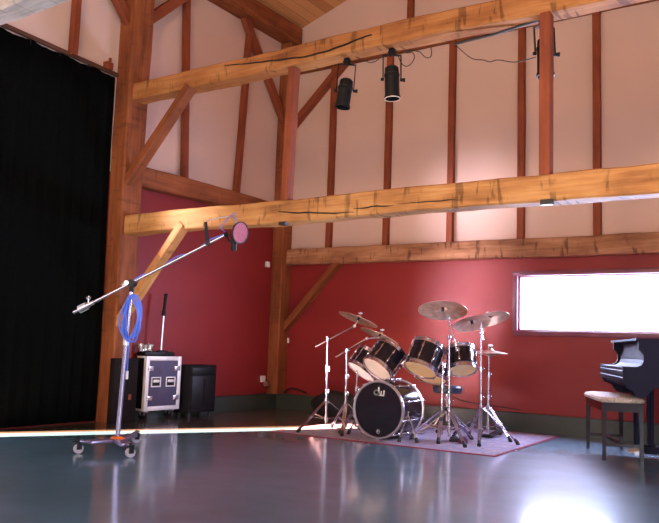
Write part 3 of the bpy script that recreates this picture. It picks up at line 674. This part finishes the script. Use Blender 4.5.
# pop filter with bracket and gooseneck
pc_ = fp(240.3, 232.8, dm-.13)
t = thing('pop_filter', pc_, 'round pinkish pop filter on a gooseneck at the boom end', 'pop filter')
fa = (-FH*.62 + RH*.78 + V(0,0,-.12)).normalized()
b = MB(); b.lathe([(.084,-.006),(.092,-.006),(.092,.006),(.084,.006),(.084,-.006)], pc_, fa, 36); b.build('hoop', M['black'], t)
b = MB(); b.lathe([(0,.0015),(.085,.0015),(.085,-.0015),(0,-.0015)], pc_, fa, 36); b.build('mesh_screen', M['foam'], t)
k0 = fp(208, 243.5, dm-.03); k1 = fp(205.5, 222, dm-.03)
b = MB(); b.cyl(k0-V(0,0,.01), k1, .017, .014, 12); b.cyl(k0-FH*.03, k0+FH*.03, .02, n=10); b.build('gooseneck_clamp', M['black'], t)
gpts = [fp(x, y, dm-.03-.10*i/7) for i, (x, y) in enumerate([(205.5,222.3),(208,220.5),(214,219),(221,217.3),(228,216.5),(232,217.5),(234.5,220),(236.5,223.5)])]
b = MB(); b.tube(gpts, .0045, 8); b.build('gooseneck', M['chrome_dull'], t)
# cable along the boom and the blue coil
tc_ = thing('microphone_cable', bm_-V(0,0,.07), 'blue cable coiled on the boom clamp and strung along the arm', 'cable')
cc = fp(131, 318.5, dm-.07)
for k in range(7):
    b = MB(); rx = .070+.012*random.uniform(-1,1); rz = .185+.018*random.uniform(-1,1); ox = random.uniform(-.018,.018); oy = (k-3)*.010
    pts = []
    for i in range(40):
        a = 2*PI*i/40; wz = 1-.25*max(0, math.sin(a)) ; pts.append(cc + RH*(rx*math.cos(a)*wz+ox+.01*math.sin(3*a+k)) + V(0,0,1)*(rz*math.sin(a)-(.185-rz)*-1+.003*k) + FH*oy)
    b.loop(pts, .0065, 6); b.build('cable_loop', M['cable_blue'], tc_)
b = MB(); pts = []
for i in range(26):
    f = i/25; q = bm_.lerp(b1, f) + V(0,0,.016+.012*math.sin(f*17)) - FH*.012*math.cos(f*13); pts.append(q)
b.tube(pts, .0045, 6); b.build('cable_run', M['cable_blue'], tc_)
b = MB(); b.tube([b1+V(0,0,.016), fp(220,228,dm-.05), fp(229,217,dm-.05), fp(234.5,212.5,dm-.05), fp(236,220,dm-.06), fp(235,233,dm-.06)], .0045, 6); b.build('cable_end', M['cable_blue'], tc_)
b = MB(); b.tube([cc+V(.0,0,-.17), fp(128.5,352,dm-.045), fp(127,372,dm-.045)], .005, 6); pass; 
ct_ = b.build('cable_tail', M['cable_blue'], tc_)
b = MB(); b.cyl(fp(127,371,dm-.045), fp(126.5,379,dm-.045), .013, n=10); b.build('plug', M['white_plastic'], ct_)

# ------------------------------------------------------------------ flight case and what stands on it
CXF = .17; cy0, cy1 = -2.68, -2.12; cz0, cz1 = .105, .725
t = thing('flight_case', (-.0, (cy0+cy1)/2, 0), 'road case with white aluminium edges and a slate panel beside the big post', 'road case')
cxb = CXF-.50
CXB = .17-.0
# the case stands out from the wall in front of the post's far side
cx0, cx1 = -.0, .62
ofs = at(137, 414, 'y', cy0)
b = MB(); X0, X1 = -.0+.01, .155
b.bx(X0, X1, cy0+.01, cy1-.01, cz0+.01, cz1-.01); b.build('body', M['case_side'], t, smooth=False)
b = MB(); b.bx(X1, X1+.008, cy0+.05, cy1-.05, cz0+.05, cz1-.05); fp_ = b.build('front_panel', M['slate'], t, smooth=False)
b = MB(); e = .054
b.bx(X1-.03, X1+.014, cy0, cy0+e, cz0, cz1, .004); b.bx(X1-.03, X1+.014, cy1-e, cy1, cz0, cz1, .004)
b.bx(X1-.03, X1+.014, cy0+e, cy1-e, cz0, cz0+e*.9, .004); b.bx(X1-.03, X1+.014, cy0+e, cy1-e, cz1-e*.9, cz1, .004)
b.build('edge_frame', M['alu'], t)
for y in (cy0+.012, cy1-.012):
    for z in (cz0+.012, cz1-.012): b = MB(); b.bx(X0, X1-.03, y-.012, y+.012, z-.012, z+.012, .003); b.build('edge_rail', M['alu'], t)
for y in (cy0+.07, cy1-.07):
    for z in (cz0+.14, cz1-.14):
        b = MB(); b.bx(X1+.012, X1+.022, y-.045, y+.045, z-.028, z+.028, .005); b.cyl((X1+.022,y,z), (X1+.034,y,z), .018, n=12); b.build('butterfly_latch', M['chrome_dull'], t)
for y in ((cy0+cy1)/2-.115, (cy0+cy1)/2+.115):
    z = (cz0+cz1)/2+.015; h = MB(); w_, hh = .075, .058
    frame_pts = None
    h.bx(X1+.008, X1+.018, y-w_, y+w_, z-hh, z-hh+.014, .003); h.bx(X1+.008, X1+.018, y-w_, y+w_, z+hh-.014, z+hh, .003); h.bx(X1+.008, X1+.018, y-w_, y-w_+.014, z-hh+.014, z+hh-.014, .003); h.bx(X1+.008, X1+.018, y+w_-.014, y+w_, z-hh+.014, z+hh-.014, .003)
    hd_ = h.build('handle_dish', M['alu'], t)
    h = MB(); h.bx(X1+.010, X1+.024, y-.048, y+.048, z-.005, z+.028, .006); h.build('handle', M['alu'], hd_)
    h = MB(); h.bx(X1+.0085, X1+.012, y-w_+.014, y+w_-.014, z-hh+.014, z+hh-.014); h.build('dish_plate', M['black'], hd_)
def casters(t, pts, top, r=.04):
    for x, y in pts:
        b = MB(); b.box((x, y, top-.006), (.06,.06,.012)); b.box((x, y-.018, top-.03), (.03,.004,.05)); b.box((x, y+.018, top-.03), (.03,.004,.05)); ca = b.build('caster', M['chrome_dull'], t)
        b = MB(); b.cyl((x, y-.012, r), (x, y+.012, r), r, n=20); b.build('wheel', M['rubber'], ca)
casters(t, ((.11, cy0+.08), (.11, cy1-.08), (.05, cy0+.08), (.05, cy1-.08)), cz0)
b = MB(); b.bx(.13, .215, -3.17, -2.84, 0, .70, .006); b.bx(.212, .222, -3.14, -2.87, .04, .66, .004)
t = thing('equipment_trunk', (.17, -3.0, 0), 'plain black trunk at the foot of the big post, left of the road case', 'case'); b.build('shell', M['case_side'], t)
b = MB(); b.bx(.222, .232, -2.97, -2.93, .25, .31, .003); b.build('tag', M['stud'], t)
# rack gear on the case
mx0, mx1, my0, my1 = .015, .15, -2.69, -2.22
b = MB(); b.bx(mx0, mx1, my0, my1, cz1+.001, cz1+.05, .006)
t = thing('mixing_desk', ((mx0+mx1)/2, (my0+my1)/2, cz1), 'flat black mixing desk lying on the road case', 'mixer'); b.build('chassis', M['black'], t)
for k in range(7):
    b = MB(); y = my0+.06+k*.07; b.cyl((.08, y, cz1+.05), (.08, y, cz1+.062), .009, n=10); b.build('knob', M['rubber'], t)
ms_ = at(161, 350, 'x', .07); t = thing('desk_microphone', (.07, -2.30, cz1+.05), 'short chrome stand with a black microphone standing on the road case', 'microphone')
zb = cz1+.0505; yy = ms_.y
b = MB(); b.lathe([(0,0),(.06,0),(.06,.010),(.02,.02),(0,.02)], (.07, yy, zb), (0,0,1), 24); b.build('base', M['black'], t)
ztop = at(161, 315, 'x', .07).z
b = MB(); b.cyl((.07,yy,zb+.015), (.07,yy+.01,ztop), .011, n=10); b.build('pole', M['chrome_dull'], t)
b = MB(); b.cyl((.07,yy+.01,ztop-.01), (.07,yy+.01,ztop+.05), .026, n=12); b.build('clip', M['black'], t)
zt = at(162.5, 295, 'x', .07).z
b = MB(); b.cyl((.07,yy+.01,ztop+.03), (.07,yy+.03,zt), .018, .022, 14); b.sphere((.07,yy+.03,zt), .024, 12); b.build('microphone_body', M['black'], t)
q = at(145, 348, 'x', .08)
b = MB()
for k in range(3):
    b.lathe([(.03,0),(.045,.01),(.042,.05),(.05,.085),(.046,.085),(.038,.05),(.03,.004)], (.08, q.y-.05+k*.055, cz1+.051), (.05*(k-1), .25*(k-1), 1), 14, cap0=True)
tag(b.build('plastic_wrap', M['clear']), 'crumpled clear plastic on the mixing desk', 'plastic wrap')
# cabinets to the right of the case
t = thing('bass_cabinet', (.12, -1.77, 0), 'black loudspeaker cabinet right of the road case', 'speaker')
sx0, sx1, sy0, sy1, sz0, sz1 = .005, .25, -2.04, -1.58, .055, .625
b = MB(); b.bx(sx0, sx1, sy0, sy1, sz0, sz1, .008); b.build('cabinet', M['black_wood'], t)
b = MB(); b.bx(sx1, sx1+.008, sy0+.03, sy1-.03, sz0+.03, sz1-.13, .003); b.build('grille', M['slate'] if False else M['black'], t)
b = MB(); b.bx(sx1, sx1+.01, sy0+.02, sy1-.02, sz1-.11, sz1-.03, .003); b.build('top_panel', M['black'], t)
b = MB(); b.bx(sx1+.008, sx1+.016, (sy0+sy1)/2+.0, (sy0+sy1)/2+.02, sz0+.07, sz1-.17, .003); b.build('grille_bar', M['case_side'], t)
for k, (x, y) in enumerate(((.04, sy0+.05), (.21, sy0+.05), (.04, sy1-.05), (.21, sy1-.05))):
    b = MB(); b.cyl((x,y,0), (x,y,sz0+.005), .022, n=12); b.build('foot', M['rubber'], t)
b = MB(); b.cyl((.14, -2.09, .0), (.14, -2.09, .001), .01)
b.bm.free()

# sockets, switch, cables on the walls
def wallbox(name, label, cat, px, py, ax, v, w, h, d, m='white_plastic'):
    p = at(px, py, ax, v); b = MB()
    b.bx(p.x-w/2, p.x+w/2, p.y-d, p.y, p.z-h/2, p.z+h/2, .004); return tag(b.build(name, M[m]), label, cat)
p = at(266.8, 264.5, 'x', XL); b = MB(); b.bx(XL, XL+.04, p.y-.045, p.y+.03, p.z-.04, p.z+.04, .005); tag(b.build('wall_sensor', M['white_plastic']), 'small white box on the red left wall beside the corner post', 'sensor')
p = at(264, 379, 'x', XL+.03)
t = thing('wall_socket', (XL, p.y, p.z), 'white socket with a grey plug low on the wall by the corner post', 'socket')
b = MB(); b.bx(XL, XL+.035, p.y-.05, p.y+.03, p.z-.045, p.z+.045, .005); b.build('face_plate', M['white_plastic'], t)
b = MB(); b.bx(XL+.035, XL+.09, p.y-.02, p.y+.045, p.z-.10, p.z-.03, .008); b.build('plug', M['chrome_dull'], t)
p = at(287, 340.5, 'y', YB); b = MB(); b.bx(p.x, p.x+.04, YB-.02, YB, p.z-.035, p.z+.035, .004); tag(b.build('light_switch', M['white_plastic']), 'tiny white switch on the red wall right of the corner post', 'switch')
# bags and cable on the curb behind the left stands
q = at(318, 390, 'y', .02); 
lump('gear_bag', 'black soft gear bag slumped against the curb behind the left stands', 'bag', (at(336,395,'y',-.17).x, -.17, 0), (.40,.11,.20), M['rubber'], 21)
q = at(300, 394, 'y', .05)
b = MB(); pts = [(at(284,393,'y',.05).x, .05, .215)]
for px_, py_ in ((288,389),(292,388),(299,390),(306,393)): r_ = at(px_, py_, 'y', .05); pts.append((r_.x, .05, max(r_.z, .216)))
b.tube(pts, .012, 8); tag(b.build('thick_cable', M['cable']), 'thick black cable lying on the curb right of the corner post', 'cable')
pts = [at(x, y, 'y', -.04) for x, y in ((445,391),(452,396),(462,401),(472,403),(484,404),(500,407),(520,410))]
b = MB(); b.tube(pts, .006, 6); tag(b.build('wall_cable', M['cable']), 'dark cable sagging behind the hi-hat near the curb', 'cable')

# ------------------------------------------------------------------ stage lights and their cables
def stage_light(label, ptop, pbot, hang, R, rim='black'):
    """ptop, pbot: ends of the barrel; hang: where the clamp meets the tie"""
    t = thing('stage_light', hang, label, 'stage light', None)
    a = (pbot-ptop).normalized(); Lb = (pbot-ptop).length
    b = MB(); b.lathe([(0,0),(R*.62,.004),(R*.86,.022),(R*.90,.075),(R*.98,.08),(R*.98,.10),(R*.90,.105),(R*.92,Lb*.93),(R*1.02,Lb*.94),(R*1.02,Lb),(R*.93,Lb),(R*.9,Lb-.04),(0,Lb-.04)], ptop, a, 28); b.build('barrel', M['black'], t)
    b = MB(); b.lathe([(R*.90,Lb+.001),(R*1.03,Lb+.001),(R*1.03,Lb+.006),(R*.90,Lb+.006),(R*.90,Lb+.001)], ptop, a, 28); b.build('lens_rim', M[rim], t)
    piv = ptop+a*(Lb*.42); w = RH*(R*1.12); yt = hang-V(0,0,.06)
    b = MB()
    for s_ in (-1, 1):
        b.bar(piv+w*s_, yt+w*s_, .026, .010, up=RH)
        b.cyl(piv+w*s_*.9, piv+w*s_*1.25, .014, n=10)
    b.bar(yt-w, yt+w, .022, .006); b.build('yoke', M['black'], t)
    b = MB(); b.box(hang-V(0,0,.028), (.05,.05,.065), None, .006); b.cyl(hang-V(0,0,.028)-RH*.04, hang-V(0,0,.028)+RH*.04, .008, n=8); b.build('clamp', M['black'], t)
    b = MB(); b.cyl(piv+w*1.25, piv+w*1.45, .018, n=10); b.build('tilt_knob', M['black'], t)
    return t
zt_ = 3.61
stage_light('black stage light under the upper tie beam, the leftmost of the three', at(347,79,'y',-3.02), at(342.2,107,'y',-3.04), V(at(347,67,'y',-3.0).x, -3.0, zt_), .072)
stage_light('black stage light with a bright lens rim, the middle of the three', at(391.6,66,'y',-3.02), at(392.4,98.5,'y',-3.02), V(at(392,57,'y',-3.0).x, -3.0, zt_), .072, 'lamp_glow')
stage_light('black stage light half hidden behind the strut near the third stud', at(545,38,'y',-2.88), at(545.5,76,'y',-2.88), V(at(545,24,'y',-2.9).x, -2.93, zt_), .072)
def wire(label, pix, r=.004, y=-3.02):
    b = MB(); P = [at(a, c, 'y', y) for a, c in pix]; pts = []
    for i in range(len(P)-1):
        p0, p1, p2, p3 = P[max(i-1,0)], P[i], P[i+1], P[min(i+2,len(P)-1)]
        for k in range(6):
            u = k/6; pts.append(.5*((2*p1)+(p2-p0)*u+(2*p0-5*p1+4*p2-p3)*u*u+(3*p1-p0-3*p2+p3)*u**3))
    pts.append(P[-1]); b.tube(pts, r, 6); return tag(b.build('light_cable', M['cable']), label, 'cable')
wire('black cable drooping between the left and middle stage lights', [(356,57),(362,59.5),(370,62.5),(376,61),(381,57)])
wire('black cable looping right of the middle stage light under the beam', [(398,56),(403,65),(409,65.5),(414,59),(413,53),(406,53),(410,50),(420,52)])
wire('small black cable loop under the upper beam left of the third stud', [(420,52),(426,57.5),(431,56),(431,47)])
wire('wavy black cable running to the third stage light', [(455,44),(461,50),(472,58.5),(483,60),(490,61.8),(498,60),(512,62),(522,61),(536,57)])
wire('black cable bundle tucked under the upper beam at the right', [(455,44),(470,40),(495,34),(520,26),(545,19),(575,11),(600,5)], .012, -2.97)

# ------------------------------------------------------------------ piano and bench, turned towards the room
u = V(-.35, .937, 0).normalized(); v = V(.937, .35, 0).normalized()
ND = V(5.22, -2.15, 0)
def pp(a, d, z): return ND + u*a + v*d + V(0,0,z)
W = 1.47
t = thing('grand_piano', ND+u*W/2+v*.4, 'black grand piano seen from its keyboard end at the right edge', 'piano')
cheek = [(0,.70),(0,.83),(.11,.83),(.145,.845),(.163,.88),(.163,.93),(.14,.965),(.125,.98),(.125,1.045),(.40,1.045),(.40,.70)]
for a0 in (0, W-.06):
    b = MB(); b.prism([pp(a0, d, z) for d, z in cheek], u*.06); b.build('cheek', M['piano'], t, smooth=False)
b = MB(); b.prism([pp(.06, d, z) for d, z in ((.0,.70),(.0,.822),(.03,.822),(.03,.76),(.36,.76),(.36,.70))], u*(W-.12)); b.build('key_bed', M['piano'], t, smooth=False)
b = MB()
for z in (.735, .79): b.prism([pp(.0, -.006, z), pp(.0, .0, z+.006), pp(.0,.0,z-.004)], u*W)
b.build('moulding', M['piano'], t, smooth=False)
b = MB(); b.prism([pp(.062, d, z) for d, z in ((.03,.822),(.14,.826),(.172,.855),(.19,.893),(.183,.897),(.20,1.04),(.36,1.04),(.36,.822))], u*(W-.124)); b.build('fallboard', M['piano'], t, smooth=False)
b = MB(); b.prism([pp(-.012, d, z) for d, z in ((.105,1.047),(.105,1.066),(.42,1.066),(.42,1.047))], u*(W+.024)); b.build('lid_flap', M['piano'], t)
# body: bentside outline
out = [(0,.40),(0,.75),(.03,.95),(.14,1.10),(.32,1.22),(.52,1.32),(.70,1.45),(.90,1.50),(1.15,1.49),(1.35,1.36),(1.47,1.1),(1.47,.40)]
b = MB(); b.prism([pp(a, d, .74) for a, d in out], (0,0,.30)); b.build('case', M['piano'], t, smooth=False)
b = MB(); b.prism([pp(a+(-.01 if a<.7 else .01), d+(.0 if d<.5 else .012), 1.047) for a, d in [(a,max(d,.42)) for a,d in out]], (0,0,.018)); b.build('lid', M['piano'], t, smooth=False)
b = MB(); b.prism([pp(a, d, .66) for a, d in ((.02,.05),(.02,.5),(1.45,.5),(1.45,.05))], (0,0,.045)); b.build('bottom_frame', M['piano'], t, smooth=False)
def pleg(a, d):
    q = pp(a, d, 0); b = MB()
    b.lathe([(.035,.055),(.028,.08),(.034,.12),(.030,.16),(.036,.40),(.044,.50),(.05,.52),(.045,.54),(.06,.56),(.085,.64),(.11,.67)], q, (0,0,1), 8, True, True)
    lg = b.build('leg', M['piano'], t)
    b = MB(); b.cyl(q+V(0,-.012,.025), q+V(0,.012,.025), .025, n=14); b.cyl(q+V(0,0,.03), q+V(0,0,.06), .018, n=10); b.build('caster', M['chrome_dull'], lg)
pleg(1.33, .32); pleg(.14, .42); pleg(.85, 1.35)
b = MB(); a = .01
b.prism([pp(a, d, z) for d, z in ((.005,.705),(.02,.685),(.03,.655),(.08,.63),(.10,.59),(.16,.575),(.20,.61),(.24,.66),(.5,.66),(.5,.705))], u*.05); b.build('carved_bracket', M['piano'], t, smooth=False)
b = MB(); b.prism([pp(W-.06, d, z) for d, z in ((.005,.705),(.03,.655),(.10,.63),(.14,.57),(.20,.55),(.30,.55),(.36,.60),(.5,.66),(.5,.705))], u*.05); b.build('carved_bracket', M['piano'], t, smooth=False)
# lyre
b = MB(); ly = W*.5
for da in (-.06, .06): b.bar(pp(ly+da, .34, .10), pp(ly+da*1.5, .34, .66), .03, .03, up=v)
b.build('lyre', M['piano'], t)
b = MB(); b.prism([pp(ly+x, d, .06) for x, d in ((-.15,.26),(.15,.26),(.15,.42),(-.15,.42))], (0,0,.06)); b.build('pedal_box', M['piano'], t, smooth=False)
for da in (-.07, 0, .07):
    b = MB(); b.bar(pp(ly+da, .28, .085), pp(ly+da, .14, .06), .022, .01); b.build('pedal', M['bronze'], t)
# bench
q1 = at(603.5, 460.5, 'z', 0); q2 = at(642.5, 463.5, 'z', 0); q3 = at(586.5, 448, 'z', 0)
cN = V(4.968, -1.744, 0); bu = V(-.40, .917, 0).normalized(); bv = V(.917, .40, 0).normalized()
bw, bl = .315, .84
def bp(a, d, z): return cN + bu*a + bv*d + V(0,0,z)
t = thing('piano_bench', bp(bl/2, bw/2, 0), 'dark wooden piano bench with a pale patterned cushion', 'bench')
for a, d in ((0,0),(0,bw),(bl,0),(bl,bw)):
    sa = -1 if a == 0 else 1; sd_ = -1 if d == 0 else 1
    b = MB(); n0 = [bp(a+x*.014, d+y*.014, 0) for x, y in ((-1,-1),(1,-1),(1,1),(-1,1))]; n1_ = [bp(a-sa*.004+x*.021, d-sd_*.004+y*.021, .50) for x, y in ((-1,-1),(1,-1),(1,1),(-1,1))]
    A = [b.bm.verts.new(p) for p in n0]; B = [b.bm.verts.new(p) for p in n1_]; b.skin([A, B]); b.build('leg', M['bench_wood'], t, smooth=False)
b = MB()
for a, d, a2, d2 in ((0,0,0,bw),(bl,0,bl,bw),(0,0,bl,0),(0,bw,bl,bw)): b.bar(bp(a,d,.463), bp(a2,d2,.463), .022, .075)
b.build('apron', M['bench_wood'], t, smooth=False)
for a in (0, bl): b = MB(); b.bar(bp(a, 0, .135), bp(a, bw, .135), .018, .028); b.build('stretcher', M['bench_wood'], t, smooth=False)
b = MB(); b.bar(bp(0, bw/2, .135), bp(bl, bw/2, .135), .018, .028); b.build('stretcher', M['bench_wood'], t, smooth=False)
b = MB(); rs = []
for z, ins in ((.501,0.0),(.508,-.028),(.530,-.034),(.548,-.02),(.558,.03)):
    ring_ = []
    for k in range(40):
        a = 2*PI*k/40; e_ = .22; cxx = math.copysign(abs(math.cos(a))**e_, math.cos(a)); sxx = math.copysign(abs(math.sin(a))**e_, math.sin(a))
        ring_.append(b.bm.verts.new(bp(bl/2+cxx*(bl/2+.012-ins), bw/2+sxx*(bw/2+.012-ins), z)))
    rs.append(ring_)
b.skin(rs); b.build('cushion', M['seat'], t)

# ------------------------------------------------------------------ light
sc = bpy.context.scene
w = bpy.data.worlds.new('sky'); sc.world = w; w.use_nodes = True
bg = w.node_tree.nodes['Background']; bg.inputs['Color'].default_value = (.86,.90,1,1); bg.inputs['Strength'].default_value = 2.2
def area(name, loc, aim, sx_, sy_, power, color, spread=180):
    d = bpy.data.lights.new(name, 'AREA'); d.shape = 'RECTANGLE'; d.size = sx_; d.size_y = sy_; d.energy = power; d.color = color; d.spread = math.radians(spread)
    o = bpy.data.objects.new(name, d); col.objects.link(o); o.location = loc
    o.rotation_euler = (Vector(aim)-Vector(loc)).to_track_quat('-Z', 'Y').to_euler(); return o
wx = (WX0+WX1)/2; wz = (WZ0+WZ1)/2
area('window_daylight', (wx, YB+.32, wz+.05), (wx, -3, wz-.5), WX1-WX0, .9, 640, (.58,.64,1.0))
area('right_fill_light', (XR+.3, -7.2, 1.6), (4, -6.6, .0), 4.4, 2.4, 120, (.74,.84,1.0), 120)  # unseen cool source added to brighten the floor from the right
area('front_fill_light', (3.2, YF-.35, 2.3), (3.0, 0, 3.0), 4.4, 2.3, 185, (1.0,.78,.64))  # unseen warm source added as frontal fill behind the camera
# warm spots: the house lamp and an added fill for the drums
def spot(name, loc, aim, power, color, ang, blend=.6, r=.08):
    d = bpy.data.lights.new(name, 'SPOT'); d.energy = power; d.color = color; d.spot_size = math.radians(ang); d.spot_blend = blend; d.shadow_soft_size = r
    o = bpy.data.objects.new(name, d); col.objects.link(o); o.location = loc
    o.rotation_euler = (Vector(aim)-Vector(loc)).to_track_quat('-Z', 'Y').to_euler(); return o
spot('house_lamp', (5.0, -10.4, 3.9), (2.0, -3.0, 2.8), 640, (1,.68,.42), 62, .8, .25)
area('side_door_skylight', (-.62, -6.02, 1.75), (2.85, .1, 1.9), .5, 2.6, 17, (.90,.82,1.0), 14)
spot('drum_fill_light', (4.6, -9.8, .35), (2.98, -1.7, .66), 900, (1,.70,.38), 9, .7, .12)  # added low fill that brightens the tom heads, not a fixture of the room
# low sun slipping through the slit in the left wall
d = bpy.data.lights.new('sun', 'SUN'); d.energy = 170; d.color = (1,.62,.38); d.angle = math.radians(.6)
o = bpy.data.objects.new('sun', d); col.objects.link(o)
el = math.radians(29); az = V(.488, .873, 0).normalized()
dr = V(az.x*math.cos(el), az.y*math.cos(el), -math.sin(el)); o.rotation_euler = dr.to_track_quat('-Z', 'Y').to_euler()
sc.view_settings.view_transform = 'Standard'; sc.view_settings.look = 'None'; sc.view_settings.gamma = 1; sc.view_settings.exposure = 0
try: sc.cycles.use_denoising = True
except Exception: pass
